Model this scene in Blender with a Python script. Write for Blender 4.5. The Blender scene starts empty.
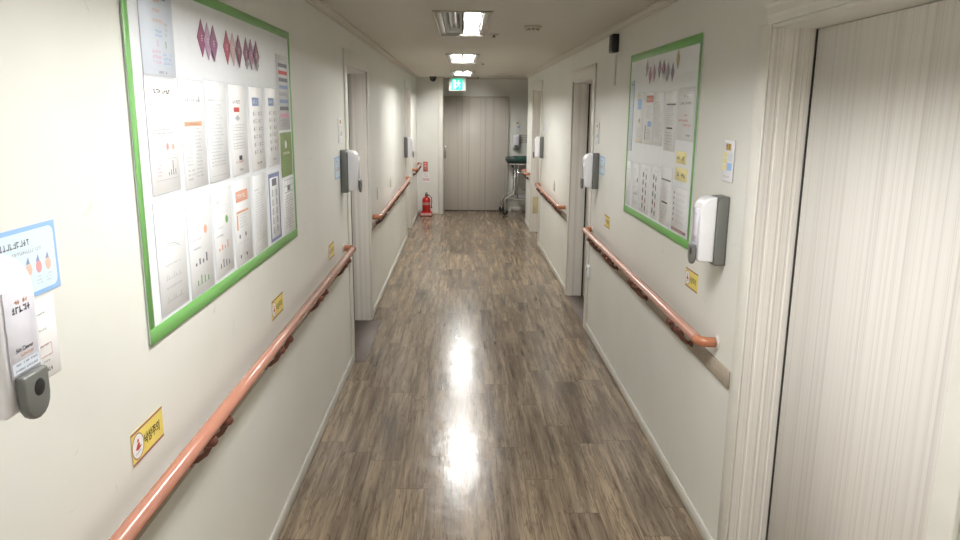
import bpy, bmesh, math, random
from mathutils import Vector, Matrix
RND = random.Random(7)
scene = bpy.context.scene
COL = scene.collection
PI = math.pi
XL, XR, CEIL, YB, YE = -0.76, 1.01, 2.27, -2.6, 13.05

# ------------------------------------------------------------------ materials
MATS = {}
def mat(name, col=(.8, .8, .8), rough=.5, metal=0., noise=None, bump=None, emit=None, trans=0., coat=0., spec=None):
    if name in MATS: return MATS[name]
    m = bpy.data.materials.new(name); m.use_nodes = True
    nt = m.node_tree; b = nt.nodes['Principled BSDF']
    b.inputs['Base Color'].default_value = (*col, 1)
    b.inputs['Roughness'].default_value = rough
    b.inputs['Metallic'].default_value = metal
    b.inputs['Coat Weight'].default_value = coat
    b.inputs['Coat Roughness'].default_value = .15
    if spec is not None: b.inputs['Specular IOR Level'].default_value = spec
    if trans: b.inputs['Transmission Weight'].default_value = trans
    if emit:
        b.inputs['Emission Color'].default_value = (*emit[0], 1)
        b.inputs['Emission Strength'].default_value = emit[1]
    tc = nt.nodes.new('ShaderNodeTexCoord')
    amt, sc = noise if noise else (.05, 14.)
    mp = nt.nodes.new('ShaderNodeMapping')
    nt.links.new(tc.outputs['Object'], mp.inputs[0])
    n = nt.nodes.new('ShaderNodeTexNoise'); n.inputs['Scale'].default_value = sc; n.inputs['Detail'].default_value = 4
    nt.links.new(mp.outputs[0], n.inputs[0])
    mx = nt.nodes.new('ShaderNodeMix'); mx.data_type = 'RGBA'
    mx.inputs['A'].default_value = (*[c * (1 - amt) for c in col], 1)
    mx.inputs['B'].default_value = (*[min(1, c * (1 + amt)) for c in col], 1)
    nt.links.new(n.outputs[0], mx.inputs['Factor'])
    nt.links.new(mx.outputs['Result'], b.inputs['Base Color'])
    if bump:
        n2 = nt.nodes.new('ShaderNodeTexNoise'); n2.inputs['Scale'].default_value = bump[1]; n2.inputs['Detail'].default_value = 5
        nt.links.new(mp.outputs[0], n2.inputs[0])
        bp = nt.nodes.new('ShaderNodeBump'); bp.inputs['Strength'].default_value = bump[0]; bp.inputs['Distance'].default_value = .01
        nt.links.new(n2.outputs[0], bp.inputs['Height']); nt.links.new(bp.outputs[0], b.inputs['Normal'])
    MATS[name] = m
    return m

def ramp(nt, stops, inp):
    r = nt.nodes.new('ShaderNodeValToRGB'); e = r.color_ramp.elements
    while len(e) < len(stops): e.new(.5)
    for el, (p, c) in zip(e, stops): el.position = p; el.color = (*c, 1)
    nt.links.new(inp, r.inputs[0]); return r.outputs[0]

def striped(name, light, dark, rough=.4):
    """white door foil printed with fine uneven vertical lines"""
    if name in MATS: return MATS[name]
    m = bpy.data.materials.new(name); m.use_nodes = True
    nt = m.node_tree; b = nt.nodes['Principled BSDF']; b.inputs['Roughness'].default_value = rough
    tc = nt.nodes.new('ShaderNodeTexCoord')
    def lines(sc, off):
        mp = nt.nodes.new('ShaderNodeMapping'); mp.inputs['Scale'].default_value = (sc, sc, .15); mp.inputs['Location'].default_value = (off, off * 2, off)
        nt.links.new(tc.outputs['Object'], mp.inputs[0])
        n = nt.nodes.new('ShaderNodeTexNoise'); n.inputs['Scale'].default_value = 1; n.inputs['Detail'].default_value = 3; n.inputs['Roughness'].default_value = .75
        nt.links.new(mp.outputs[0], n.inputs[0]); return n.outputs[0]
    mid = tuple((a + c) / 2 for a, c in zip(light, dark))
    c1 = ramp(nt, [(.30, dark), (.40, mid), (.50, light), (1, light)], lines(46, 3))
    c2 = ramp(nt, [(.35, (.86, .85, .835)), (.46, (1, 1, 1)), (.62, (.94, .94, .93)), (.8, (1, 1, 1))], lines(110, 9))
    mx = nt.nodes.new('ShaderNodeMix'); mx.data_type = 'RGBA'; mx.blend_type = 'MULTIPLY'; mx.inputs['Factor'].default_value = 1
    nt.links.new(c1, mx.inputs['A']); nt.links.new(c2, mx.inputs['B'])
    nt.links.new(mx.outputs['Result'], b.inputs['Base Color'])
    MATS[name] = m; return m

def wall_material():
    m = bpy.data.materials.new('wall_paint'); m.use_nodes = True
    nt = m.node_tree; b = nt.nodes['Principled BSDF']; b.inputs['Roughness'].default_value = .42
    b.inputs['Specular IOR Level'].default_value = .35
    tc = nt.nodes.new('ShaderNodeTexCoord')
    n = nt.nodes.new('ShaderNodeTexNoise'); n.inputs['Scale'].default_value = 2.2; n.inputs['Detail'].default_value = 6
    nt.links.new(tc.outputs['Object'], n.inputs[0])
    c = ramp(nt, [(.2, (.675, .68, .635)), (.5, (.715, .718, .675)), (.8, (.74, .742, .705))], n.outputs[0])
    # faint scuffs
    n3 = nt.nodes.new('ShaderNodeTexNoise'); n3.inputs['Scale'].default_value = 9; n3.inputs['Detail'].default_value = 8; n3.inputs['Distortion'].default_value = 1.5
    nt.links.new(tc.outputs['Object'], n3.inputs[0])
    c3 = ramp(nt, [(.24, (.80, .79, .77)), (.32, (1, 1, 1))], n3.outputs[0])
    mx = nt.nodes.new('ShaderNodeMix'); mx.data_type = 'RGBA'; mx.blend_type = 'MULTIPLY'; mx.inputs['Factor'].default_value = .8
    nt.links.new(c, mx.inputs['A']); nt.links.new(c3, mx.inputs['B']); nt.links.new(mx.outputs['Result'], b.inputs['Base Color'])
    n2 = nt.nodes.new('ShaderNodeTexNoise'); n2.inputs['Scale'].default_value = 5; n2.inputs['Detail'].default_value = 9
    nt.links.new(tc.outputs['Object'], n2.inputs[0])
    bp = nt.nodes.new('ShaderNodeBump'); bp.inputs['Strength'].default_value = .18; bp.inputs['Distance'].default_value = .012
    nt.links.new(n2.outputs[0], bp.inputs['Height']); nt.links.new(bp.outputs[0], b.inputs['Normal'])
    return m

def floor_material():
    m = bpy.data.materials.new('vinyl_plank_floor'); m.use_nodes = True
    nt = m.node_tree; N = nt.nodes; Lk = nt.links; b = N['Principled BSDF']
    tc = N.new('ShaderNodeTexCoord'); sep = N.new('ShaderNodeSeparateXYZ'); Lk.new(tc.outputs['Object'], sep.inputs[0])
    def M(op, a, c=None):
        n = N.new('ShaderNodeMath'); n.operation = op
        for i, v in enumerate((a, c)):
            if v is None: continue
            if isinstance(v, (int, float)): n.inputs[i].default_value = v
            else: Lk.new(v, n.inputs[i])
        return n.outputs[0]
    W, LEN = .152, .914
    cx = M('DIVIDE', sep.outputs[0], W); ci = M('FLOOR', cx)
    wn = N.new('ShaderNodeTexWhiteNoise'); wn.noise_dimensions = '1D'; Lk.new(ci, wn.inputs['W'])
    ry = M('ADD', M('DIVIDE', sep.outputs[1], LEN), M('MULTIPLY', wn.outputs['Value'], 7.3)); ri = M('FLOOR', ry)
    cb = N.new('ShaderNodeCombineXYZ'); Lk.new(ci, cb.inputs[0]); Lk.new(ri, cb.inputs[1])
    w2 = N.new('ShaderNodeTexWhiteNoise'); w2.noise_dimensions = '2D'; Lk.new(cb.outputs[0], w2.inputs['Vector'])
    pv = w2.outputs['Value']
    # grain coordinates, shifted for each plank
    off = N.new('ShaderNodeCombineXYZ'); Lk.new(M('MULTIPLY', pv, 31.), off.inputs[0]); Lk.new(M('MULTIPLY', pv, 17.), off.inputs[1])
    add = N.new('ShaderNodeVectorMath'); add.operation = 'ADD'; Lk.new(tc.outputs['Object'], add.inputs[0]); Lk.new(off.outputs[0], add.inputs[1])
    def grain(sx, sy, det, dist, rg=.6):
        mp = N.new('ShaderNodeMapping'); mp.inputs['Scale'].default_value = (sx, sy, 1); Lk.new(add.outputs[0], mp.inputs[0])
        n = N.new('ShaderNodeTexNoise'); n.inputs['Scale'].default_value = 1; n.inputs['Detail'].default_value = det
        n.inputs['Distortion'].default_value = dist; n.inputs['Roughness'].default_value = rg
        Lk.new(mp.outputs[0], n.inputs[0]); return n.outputs[0]
    base = ramp(nt, [(.28, (.115, .086, .060)), (.43, (.215, .166, .116)), (.56, (.310, .243, .172)), (.72, (.43, .345, .250))], grain(22, 1.3, 6, .12))
    fine = ramp(nt, [(.30, (.55, .52, .50)), (.47, (.95, .95, .95)), (.62, (1.08, 1.07, 1.05)), (.8, (1.3, 1.28, 1.25))], grain(120, 4., 5, .2, .75))
    crack = ramp(nt, [(.0, (.40, .38, .37)), (.33, (.52, .50, .48)), (.45, (1, 1, 1))], grain(48, 2.3, 5, .1, .62))
    cloud = ramp(nt, [(.30, (.66, .64, .63)), (.46, (.95, .95, .95)), (.62, (1.08, 1.07, 1.04)), (.8, (1.2, 1.18, 1.14))], grain(7, 1.1, 3, .05, .5))
    vein = ramp(nt, [(.0, (1, 1, 1)), (.470, (1, 1, 1)), (.493, (.55, .52, .50)), (.516, (1, 1, 1)), (1, (1, 1, 1))], grain(30, 2.0, 4, .12, .55))
    tone = ramp(nt, [(0, (.80, .79, .79)), (.5, (.98, .98, .98)), (1, (1.14, 1.13, 1.12))], pv)
    cur = base
    for t in (fine, crack, tone, cloud, vein):
        mx = N.new('ShaderNodeMix'); mx.data_type = 'RGBA'; mx.blend_type = 'MULTIPLY'; mx.inputs['Factor'].default_value = 1
        Lk.new(cur, mx.inputs['A']); Lk.new(t, mx.inputs['B']); cur = mx.outputs['Result']
    # joints
    fx = M('FRACT', cx); fy = M('FRACT', ry)
    ex = M('MULTIPLY', M('MINIMUM', fx, M('SUBTRACT', 1., fx)), W)
    ey = M('MULTIPLY', M('MINIMUM', fy, M('SUBTRACT', 1., fy)), LEN)
    jx = M('LESS_THAN', ex, .0006); jy = M('LESS_THAN', ey, .0022)
    joint = M('MAXIMUM', M('MULTIPLY', jx, .5), M('MULTIPLY', jy, .6))
    mx = N.new('ShaderNodeMix'); mx.data_type = 'RGBA'; Lk.new(joint, mx.inputs['Factor']); Lk.new(cur, mx.inputs['A']); mx.inputs['B'].default_value = (.04, .032, .026, 1)
    Lk.new(mx.outputs['Result'], b.inputs['Base Color'])
    n = N.new('ShaderNodeTexNoise'); n.inputs['Scale'].default_value = 7; n.inputs['Detail'].default_value = 8; Lk.new(tc.outputs['Object'], n.inputs[0])
    rr = N.new('ShaderNodeMapRange'); rr.inputs['To Min'].default_value = .17; rr.inputs['To Max'].default_value = .26
    Lk.new(n.outputs[0], rr.inputs[0]); Lk.new(rr.outputs[0], b.inputs['Roughness'])
    hb = N.new('ShaderNodeMath'); hb.operation = 'SUBTRACT'; Lk.new(grain(60, 5, 3, .1), hb.inputs[0]); Lk.new(joint, hb.inputs[1])
    bp = N.new('ShaderNodeBump'); bp.inputs['Strength'].default_value = .08; bp.inputs['Distance'].default_value = .003
    Lk.new(hb.outputs[0], bp.inputs['Height'])
    n4 = N.new('ShaderNodeTexNoise'); n4.inputs['Scale'].default_value = 9; n4.inputs['Detail'].default_value = 2; Lk.new(tc.outputs['Object'], n4.inputs[0])
    b2 = N.new('ShaderNodeBump'); b2.inputs['Strength'].default_value = .22; b2.inputs['Distance'].default_value = .01
    Lk.new(n4.outputs[0], b2.inputs['Height']); Lk.new(bp.outputs[0], b2.inputs['Normal']); Lk.new(b2.outputs[0], b.inputs['Normal'])
    b.inputs['Specular IOR Level'].default_value = .45
    return m

WALL = wall_material(); FLOOR = floor_material()
CEILM = mat('ceiling_paint', (.56, .53, .47), .7, noise=(.04, 3))
STRIPE = striped('white_striped_door_foil', (.84, .82, .79), (.66, .63, .60))
STRIPE_G = striped('greige_striped_door_foil', (.66, .62, .565), (.50, .465, .42))
TRIM = mat('white_gloss_trim', (.74, .73, .68), .35)
BASEB = mat('baseboard_vinyl', (.62, .61, .56), .4, noise=(.12, 6))
DARKGAP = mat('dark_gap_shade', (.03, .028, .026), .7)  # near-black colour standing in for the shade inside door gaps
WHITE_P = mat('white_plastic', (.80, .80, .84), .28)
GREY_P = mat('grey_plastic', (.145, .15, .14), .38)
BOARD = mat('pale_grey_board_film', (.79, .82, .86), .34)
GREEN = mat('green_tape', (.17, .41, .12), .4, noise=(.08, 8))
PAPER = mat('printed_paper_in_sleeve', (.76, .775, .79), .38)
PAPER_W = mat('white_paper', (.81, .815, .82), .42)
PAPER_B = mat('pale_blue_paper', (.66, .72, .81), .4)
INK = mat('grey_print', (.43, .45, .48), .5)
INK_D = mat('dark_print', (.16, .16, .19), .5)
INK_K = mat('black_print', (.02, .02, .02), .5)
ORANGE = mat('orange_print', (.72, .40, .26), .5)
REDP = mat('red_print', (.55, .07, .06), .5)
BLUEP = mat('blue_print', (.26, .34, .54), .5)
SKYP = mat('sky_blue_print', (.28, .48, .80), .4)
PINKP = mat('pink_print', (.70, .36, .52), .5)
GREENP = mat('green_print', (.13, .34, .10), .5)
OLIVE = mat('olive_print', (.22, .30, .12), .5)
YELLOW = mat('yellow_sticker', (.80, .66, .16), .35)
YELLOW_L = mat('pale_yellow_label', (.82, .74, .36), .4)
MAROON = mat('brown_sticker_edge', (.33, .15, .14), .5)
SLEEVE = mat('sleeve_edge', (.60, .63, .66), .3)
RAILM = mat('salmon_rail_vinyl', (.48, .215, .15), .25, noise=(.08, 20), coat=.4)
RAILCAP = mat('orange_brown_rail_elbow', (.46, .17, .085), .25, coat=.4)
BRACK = mat('brown_rail_bracket', (.13, .042, .026), .35)
STRIPW = mat('grey_brown_wood_strip', (.36, .31, .25), .5, noise=(.25, 30))
CHROME = mat('brushed_chrome', (.60, .60, .60), .22, 1.)
ALU = mat('reflector_aluminium', (.80, .80, .80), .30, 1.)
FIXT = mat('light_fixture_enamel', (.50, .48, .44), .45)
LAMP = mat('fluorescent_tube_on', (1, 1, 1), .4, emit=((1.0, .98, .945), 84.))
LAMP_OFF = mat('fluorescent_tube_off', (.80, .80, .78), .3)
PEACH = mat('peach_print', (.72, .50, .42), .5); ROSEP = mat('rose_print', (.70, .34, .36), .5)
RED = mat('extinguisher_red', (.50, .015, .02), .25, coat=.5)
BLACK = mat('black_plastic', (.012, .012, .013), .35)
DGREEN = mat('dark_green_vinyl', (.006, .025, .02), .45)
EXITG = mat('exit_sign_green', (.02, .60, .40), .4, emit=((.03, .62, .36), .55))
EXITW = mat('exit_sign_white', (.85, .95, .92), .4, emit=((.35, .9, .70), .55))
THRESH = mat('dark_wood_threshold', (.10, .075, .06), .55, noise=(.3, 18))
STAIN = mat('yellowed_tape_patch', (.56, .50, .30), .5)
PURPLE = [mat('plum_foil', (.26, .05, .15), .3), mat('mauve_foil', (.42, .27, .40), .3), mat('violet_foil', (.24, .08, .19), .3),
          mat('wine_foil', (.34, .05, .10), .3), mat('rose_foil', (.50, .34, .36), .3), mat('dark_plum_foil', (.17, .03, .08), .3),
          mat('silvery_foil', (.55, .54, .55), .25, .4), mat('slate_lilac_foil', (.26, .22, .30), .3), mat('gold_foil', (.45, .40, .16), .3)]

# ------------------------------------------------------------------ mesh helpers
class MB:
    def __init__(s): s.v = []; s.f = []; s.m = []; s.mats = []; s.sm = []
    def mi(s, m):
        if m not in s.mats: s.mats.append(m)
        return s.mats.index(m)
    def add(s, vs, fs, m, smooth=False):
        o = len(s.v); s.v += [tuple(v) for v in vs]; i = s.mi(m)
        for f in fs: s.f.append([o + k for k in f]); s.m.append(i); s.sm.append(smooth)
    def box(s, x0, x1, y0, y1, z0, z1, m):
        vs = [(x, y, z) for z in (z0, z1) for y in (y0, y1) for x in (x0, x1)]
        s.add(vs, [(0, 2, 3, 1), (4, 5, 7, 6), (0, 1, 5, 4), (1, 3, 7, 5), (3, 2, 6, 7), (2, 0, 4, 6)], m)
    def bevbox(s, x0, x1, y0, y1, z0, z1, m, r=.005, seg=2):
        b = bmesh.new()
        vs = [b.verts.new((x, y, z)) for z in (z0, z1) for y in (y0, y1) for x in (x0, x1)]
        for f in [(0, 2, 3, 1), (4, 5, 7, 6), (0, 1, 5, 4), (1, 3, 7, 5), (3, 2, 6, 7), (2, 0, 4, 6)]: b.faces.new([vs[i] for i in f])
        bmesh.ops.bevel(b, geom=list(b.edges), offset=r, segments=seg, affect='EDGES', profile=.5)
        s.bm(b, m)
    def bm(s, b, m, smooth=True):
        b.verts.index_update()
        s.add([v.co for v in b.verts], [[v.index for v in f.verts] for f in b.faces], m, smooth); b.free()
    def q(s, x0, x1, z0, z1, m, y=0.):
        """flat rectangle facing -y"""
        s.add([(x0, y, z0), (x1, y, z0), (x1, y, z1), (x0, y, z1)], [(0, 1, 2, 3)], m)
    def poly(s, pts, m, y=0.):
        s.add([(a, y, c) for a, c in pts], [list(range(len(pts)))], m)
    def disc(s, x, z, r, m, y=0., n=16, rz=None):
        s.poly([(x + r * math.cos(2 * PI * k / n), z + (rz or r) * math.sin(2 * PI * k / n)) for k in range(n)], m, y)
    def slab(s, pts, y0, y1, m, bev=0., seg=3):
        """outline in x,z given depth from y0 (front) to y1"""
        b = bmesh.new()
        a = [b.verts.new((p[0], y0, p[1])) for p in pts]; c = [b.verts.new((p[0], y1, p[1])) for p in pts]; n = len(pts)
        b.faces.new(a); b.faces.new(c[::-1])
        for k in range(n): b.faces.new([a[(k + 1) % n], a[k], c[k], c[(k + 1) % n]])
        bmesh.ops.recalc_face_normals(b, faces=list(b.faces))
        if bev: bmesh.ops.bevel(b, geom=list(b.edges), offset=bev, segments=seg, affect='EDGES', profile=.5, clamp_overlap=True)
        s.bm(b, m, bool(bev))
    def prism_x(s, pts, x0, x1, m, bev=0., seg=3):
        """outline in y,z extruded along x"""
        b = bmesh.new()
        a = [b.verts.new((x0, p[0], p[1])) for p in pts]; c = [b.verts.new((x1, p[0], p[1])) for p in pts]; n = len(pts)
        b.faces.new(a); b.faces.new(c[::-1])
        for k in range(n): b.faces.new([a[(k + 1) % n], a[k], c[k], c[(k + 1) % n]])
        bmesh.ops.recalc_face_normals(b, faces=list(b.faces))
        if bev:
            bmesh.ops.bevel(b, geom=[e for e in b.edges if abs(e.verts[0].co.x - e.verts[1].co.x) < 1e-6], offset=bev, segments=seg, affect='EDGES', profile=.5, clamp_overlap=True)
        s.bm(b, m, bool(bev))
    def tube(s, pts, r, m, n=12, caps=True):
        pts = [Vector(p) for p in pts]; rs = r if isinstance(r, (list, tuple)) else [r] * len(pts)
        rings = []; up = None
        for i, p in enumerate(pts):
            t = ((pts[min(i + 1, len(pts) - 1)] - p).normalized() + (p - pts[max(i - 1, 0)]).normalized()).normalized()
            if up is None: up = t.orthogonal().normalized()
            up = (up - t * up.dot(t)).normalized(); w = t.cross(up)
            rings.append([p + (up * math.cos(2 * PI * k / n) + w * math.sin(2 * PI * k / n)) * rs[i] for k in range(n)])
        vs = [v for rg in rings for v in rg]
        fs = [(i * n + k, i * n + (k + 1) % n, (i + 1) * n + (k + 1) % n, (i + 1) * n + k) for i in range(len(pts) - 1) for k in range(n)]
        s.add(vs, fs, m, True)
        if caps:
            s.add(rings[0], [list(range(n))[::-1]], m); s.add(rings[-1], [list(range(n))], m)
    def lathe(s, prof, m, c=(0, 0, 0), n=20, axis='z'):
        vs = []
        for r, h in prof:
            for k in range(n):
                a = 2 * PI * k / n; x, y = r * math.cos(a), r * math.sin(a)
                p = (x, y, h) if axis == 'z' else ((h, x, y) if axis == 'x' else (x, h, y))
                vs.append((p[0] + c[0], p[1] + c[1], p[2] + c[2]))
        fs = [(i * n + k, i * n + (k + 1) % n, (i + 1) * n + (k + 1) % n, (i + 1) * n + k) for i in range(len(prof) - 1) for k in range(n)]
        s.add(vs, fs, m, True)
    def build(s, name, parent=None, loc=None, rz=0.):
        me = bpy.data.meshes.new(name); me.from_pydata(s.v, [], s.f)
        for m in s.mats: me.materials.append(m)
        me.polygons.foreach_set('material_index', s.m); me.polygons.foreach_set('use_smooth', s.sm); me.update()
        b = bmesh.new(); b.from_mesh(me); bmesh.ops.remove_doubles(b, verts=b.verts, dist=1e-6) if any(s.sm) else None
        b.to_mesh(me); b.free()
        o = bpy.data.objects.new(name, me); COL.objects.link(o)
        if parent is not None: o.parent = parent
        if loc is not None: o.location = loc; o.rotation_euler.z = rz
        return o

def thing(name, label, cat, loc=(0, 0, 0), rz=0., group=None):
    o = bpy.data.objects.new(name, None); COL.objects.link(o); o.empty_display_size = .05
    o.location = loc; o.rotation_euler.z = rz; return tag(o, label, cat, group)
def tag(o, label, cat, group=None):
    o['label'] = label; o['category'] = cat
    if group: o['group'] = group
    return o
def struct(o):
    o['kind'] = 'structure'; return o
def copy_tree(o, parent=None):
    c = o.copy(); COL.objects.link(c)
    if parent is not None: c.parent = parent
    for ch in list(o.children): copy_tree(ch, c)
    return c
RL, RR = PI / 2, -PI / 2          # turn of things that hang on the left / right wall (local x = reading direction, -y = out of the wall)
def onL(y, z, off=0.): return (XL + off, y, z)
def onR(y, z, off=0.): return (XR - off, y, z)

def text_part(name, body, size, m, parent, x, y, z, align='LEFT', sx=1., lean=0.):
    cu = bpy.data.curves.new('lettering', 'FONT'); cu.body = body; cu.size = size; cu.align_x = align; cu.offset = size * .012; cu.shear = lean
    t = bpy.data.objects.new('lettering', cu); COL.objects.link(t)
    dg = bpy.context.evaluated_depsgraph_get(); me = bpy.data.meshes.new_from_object(t.evaluated_get(dg))
    bpy.data.objects.remove(t)
    me.materials.clear(); me.materials.append(m)
    for v in me.vertices: v.co = (v.co.x * sx + x, y, v.co.y + z)
    me.update()
    o = bpy.data.objects.new(name, me); COL.objects.link(o); o.parent = parent; return o

def glyphs(mb, x0, x1, z0, z1, m, y, rnd=RND, dens=1.):
    """a row of tiny unreadable printed characters"""
    h = z1 - z0; w = h * .85; x = x0
    while x + w <= x1 + 1e-6:
        if rnd.random() < .85 * dens:
            t = h * .2
            mb.q(x, x + w * .8, z0 + h * rnd.choice((.0, .4, .75)), z0 + h * rnd.choice((.0, .4, .75)) + t, m, y) if False else None
            zz = z0 + h * rnd.choice((.05, .4, .75)); mb.q(x, x + w * .8, zz, zz + t, m, y)
            xx = x + w * rnd.choice((.05, .35, .6)); mb.q(xx, xx + t, z0, z1, m, y)
            if rnd.random() < .5:
                zz = z0 + h * rnd.choice((.15, .55)); mb.q(x + w * .1, x + w * .7, zz, zz + t * .8, m, y)
        x += w
def lines(mb, x0, x1, z0, z1, n, m, y, gh=.45, ragged=.3):
    p = (z1 - z0) / n
    for k in range(n):
        zt = z1 - k * p; e = x1 - (x1 - x0) * RND.random() * ragged
        glyphs(mb, x0, e, zt - p * gh, zt, m, y)
def grid(mb, x0, x1, z0, z1, nx, nz, m, y, t=.0009):
    for i in range(nx + 1):
        x = x0 + (x1 - x0) * i / nx; mb.q(x - t / 2, x + t / 2, z0, z1, m, y)
    for j in range(nz + 1):
        z = z0 + (z1 - z0) * j / nz; mb.q(x0, x1, z - t / 2, z + t / 2, m, y)

# ------------------------------------------------------------------ room shell
def wall_with_openings(name, side, ops, y0, y1):
    mb = MB(); t = .30
    xa, xb = (XL - t, XL) if side < 0 else (XR, XR + t)
    y = y0
    for a, b, h in ops:
        mb.box(xa, xb, y, a, 0, CEIL, WALL); mb.box(xa, xb, a, b, h, CEIL, WALL); y = b
    mb.box(xa, xb, y, y1, 0, CEIL, WALL)
    return struct(mb.build(name))
OPL = [(4.955, 5.99, 2.02), (10.05, 10.98, 2.035)]
OPR = [(1.40, 2.51, 2.007), (5.80, 6.86, 1.995), (9.58, 10.72, 2.03)]
YR = 11.65
wall_with_openings('wall_left', -1, OPL, YB, YE)
wall_with_openings('wall_right', 1, OPR, YB, YR)
XA = 3.2
m = MB(); m.box(XL - .3, XA, YE, YE + .2, 0, CEIL, WALL); struct(m.build('wall_end'))
m = MB(); m.box(XL, -.335, 12.56, YE, 0, CEIL, WALL); struct(m.build('wall_stub'))
m = MB(); m.box(XA, XA + .2, YR - .6, YE + .2, 0, CEIL, WALL); struct(m.build('wall_alcove_side'))
m = MB(); m.box(XR + .3, XA, YR - .3, YR, 0, CEIL, WALL); struct(m.build('wall_alcove_front'))
m = MB(); m.box(XL - .3, XR + .3, YB - .2, YB, 0, CEIL, WALL); struct(m.build('wall_back'))
m = MB(); m.box(XL - .35, XA + .2, YB - .2, YE + .2, -.1, 0, FLOOR); struct(m.build('floor'))
# ceiling with holes for the recessed lights
LX0, LX1 = -.16, .16
LIGHTS = [(-1.95, -.63), (1.18, 2.5), (4.33, 5.65), (7.46, 8.78), (10.58, 11.9)]
m = MB(); y = YB - .2
for a, b in LIGHTS:
    m.box(XL - .35, XA + .2, y, a, CEIL, CEIL + .02, CEILM)
    m.box(XL - .35, LX0, a, b, CEIL, CEIL + .02, CEILM); m.box(LX1, XA + .2, a, b, CEIL, CEIL + .02, CEILM); y = b
m.box(XL - .35, XA + .2, y, YE + .2, CEIL, CEIL + .02, CEILM)
struct(m.build('ceiling'))

# crown strips and baseboards
def crown(n, x, s, y0, y1):
    mb = MB()
    pts = [(0, CEIL - .034), (.008, CEIL - .034), (.010, CEIL - .026), (.020, CEIL - .022), (.030, CEIL - .010), (.042, CEIL - .008), (.042, CEIL - .0005), (0, CEIL - .0005)]
    vs = [(x + s * a, yy, z) for yy in (y0, y1) for a, z in pts]; k = len(pts)
    mb.add(vs, [(i, (i + 1) % k, k + (i + 1) % k, k + i) for i in range(k)] + [tuple(range(k)), tuple(range(k, 2 * k))], CEILM)
    struct(mb.build(n))
crown('trim_1', XL + .0005, 1, YB, 12.555); crown('trim_2', XR - .0005, -1, YB, YR)
def baseboard(n, segs):
    mb = MB()
    for a in segs: mb.bevbox(*a, .0005, .062, BASEB, .003, 1)
    struct(mb.build(n))
g = .0005; T = .011
baseboard('baseboard_left', [(XL + g, XL + T, YB, 4.88), (XL + g, XL + T, 6.07, 9.98), (XL + g, XL + T, 11.05, 12.55)])
baseboard('baseboard_right', [(XR - T, XR - g, YB, 1.32), (XR - T, XR - g, 2.59, 5.72), (XR - T, XR - g, 6.94, 9.50), (XR - T, XR - g, 10.80, YR - .01)])
baseboard('baseboard_end', [(XL + .015, -.41, 12.549, 12.5595), (.86, XA - .01, YE - T, YE - g)])

# ------------------------------------------------------------------ doors
def doorway(n, side, y0, y1, h, depth, y_ext=.075, head=.09, hsize=.085, sm=STRIPE, pm=STRIPE):
    """lined opening in a side wall: striped lining, flat casing, recessed panel"""
    root = struct(bpy.data.objects.new('door_%d' % n, None)); COL.objects.link(root)
    xw = XL if side < 0 else XR; s = side
    root.location = (xw, (y0 + y1) / 2, 0); oy = root.location.y
    def X(a, b): return tuple(sorted((s * a, s * b)))
    e = .001
    lin = MB()
    t = .02
    lin.box(*X(e, depth + .06), y0 - oy + e, y0 - oy + t, .001, h - e, sm)
    lin.box(*X(e, depth + .06), y1 - oy - t, y1 - oy - e, .001, h - e, sm)
    lin.box(*X(e, depth + .06), y0 - oy + t, y1 - oy - t, h - t, h - e, sm)
    for dd in (.035, .075, .105):       # shallow grooves of the far lining
        if dd < depth - .02: lin.box(*X(dd, dd + .005), y1 - oy - t - .004, y1 - oy - t, .001, h - t, sm)
    lin.build('door_lining', root)
    cas = MB(); p = .014
    cas.bevbox(*X(-p, -.0008), y0 - oy - hsize, y0 - oy + .004, .001, h + head, TRIM, .004, 2)
    cas.bevbox(*X(-p, -.0008), y1 - oy - .004, y1 - oy + y_ext, .001, h + head, TRIM, .004, 2)
    cas.bevbox(*X(-p, -.0008), y0 - oy + .004, y1 - oy - .004, h - .004, h + head, TRIM, .004, 2)
    cas.build('door_casing', root)
    gap = MB()  # dark strips paint the shaded gaps between panel and lining
    gap.box(*X(depth - .012, depth + .004), y1 - oy - t - .012, y1 - oy - t - e, .001, h - t - e, DARKGAP)
    gap.box(*X(depth - .002, depth + .004), y0 - oy + t + e, y0 - oy + t + .012, .001, h - t - e, DARKGAP)
    gap.build('door_gap_shade', root)
    pn = MB(); pn.bevbox(*X(depth, depth + .038), y0 - oy + t + .013, y1 - oy - t - .013, .012, h - t - .004, pm, .002, 1)
    pd = pn.build('door_panel', root)
    hd = MB(); hy = y0 - oy + .09
    hd.tube([(s * (depth - .002), hy, 1.0), (s * (depth - .04), hy, 1.0), (s * (depth - .045), hy + .03, 1.0), (s * (depth - .045), hy + .12, 1.0)], .009, CHROME, 10)
    hd.build('door_handle', pd)
    return root
doorway(1, -1, 4.955, 5.99, 2.02, .145)
doorway(2, -1, 10.05, 10.98, 2.035, .145)
doorway(4, 1, 5.80, 6.86, 1.995, .145)
doorway(5, 1, 9.58, 10.72, 2.03, .145)
# near sliding door on the right, under a moulded head
root = struct(bpy.data.objects.new('door_3', None)); COL.objects.link(root); root.location = (XR, 2.0, 0)
y0, y1, h = 1.40, 2.51, 2.007; D = .147
lin = MB()
lin.box(.001, D + .06, y1 - 2 - .0, y1 - 2 + .0, 0, 0, STRIPE) if False else None
prof = [(.001, 0), (.030, 0), (.033, .004), (.040, .004), (.043, 0), (.072, 0), (.075, .004), (.080, .004), (.083, 0), (.112, 0), (.115, .004), (.120, .004), (.123, 0), (D + .05, 0), (D + .05, .02), (.001, .02)]
vs = [(a, y1 - 2 - .021 + b, z) for z in (.001, h - .001) for a, b in prof]; k = len(prof)
lin.add(vs, [(i, (i + 1) % k, k + (i + 1) % k, k + i) for i in range(k)] + [tuple(range(k)), tuple(range(k, 2 * k))], STRIPE)
lin.box(.001, D + .05, y0 - 2 + .001, y0 - 2 + .02, .001, h - .001, STRIPE)
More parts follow.
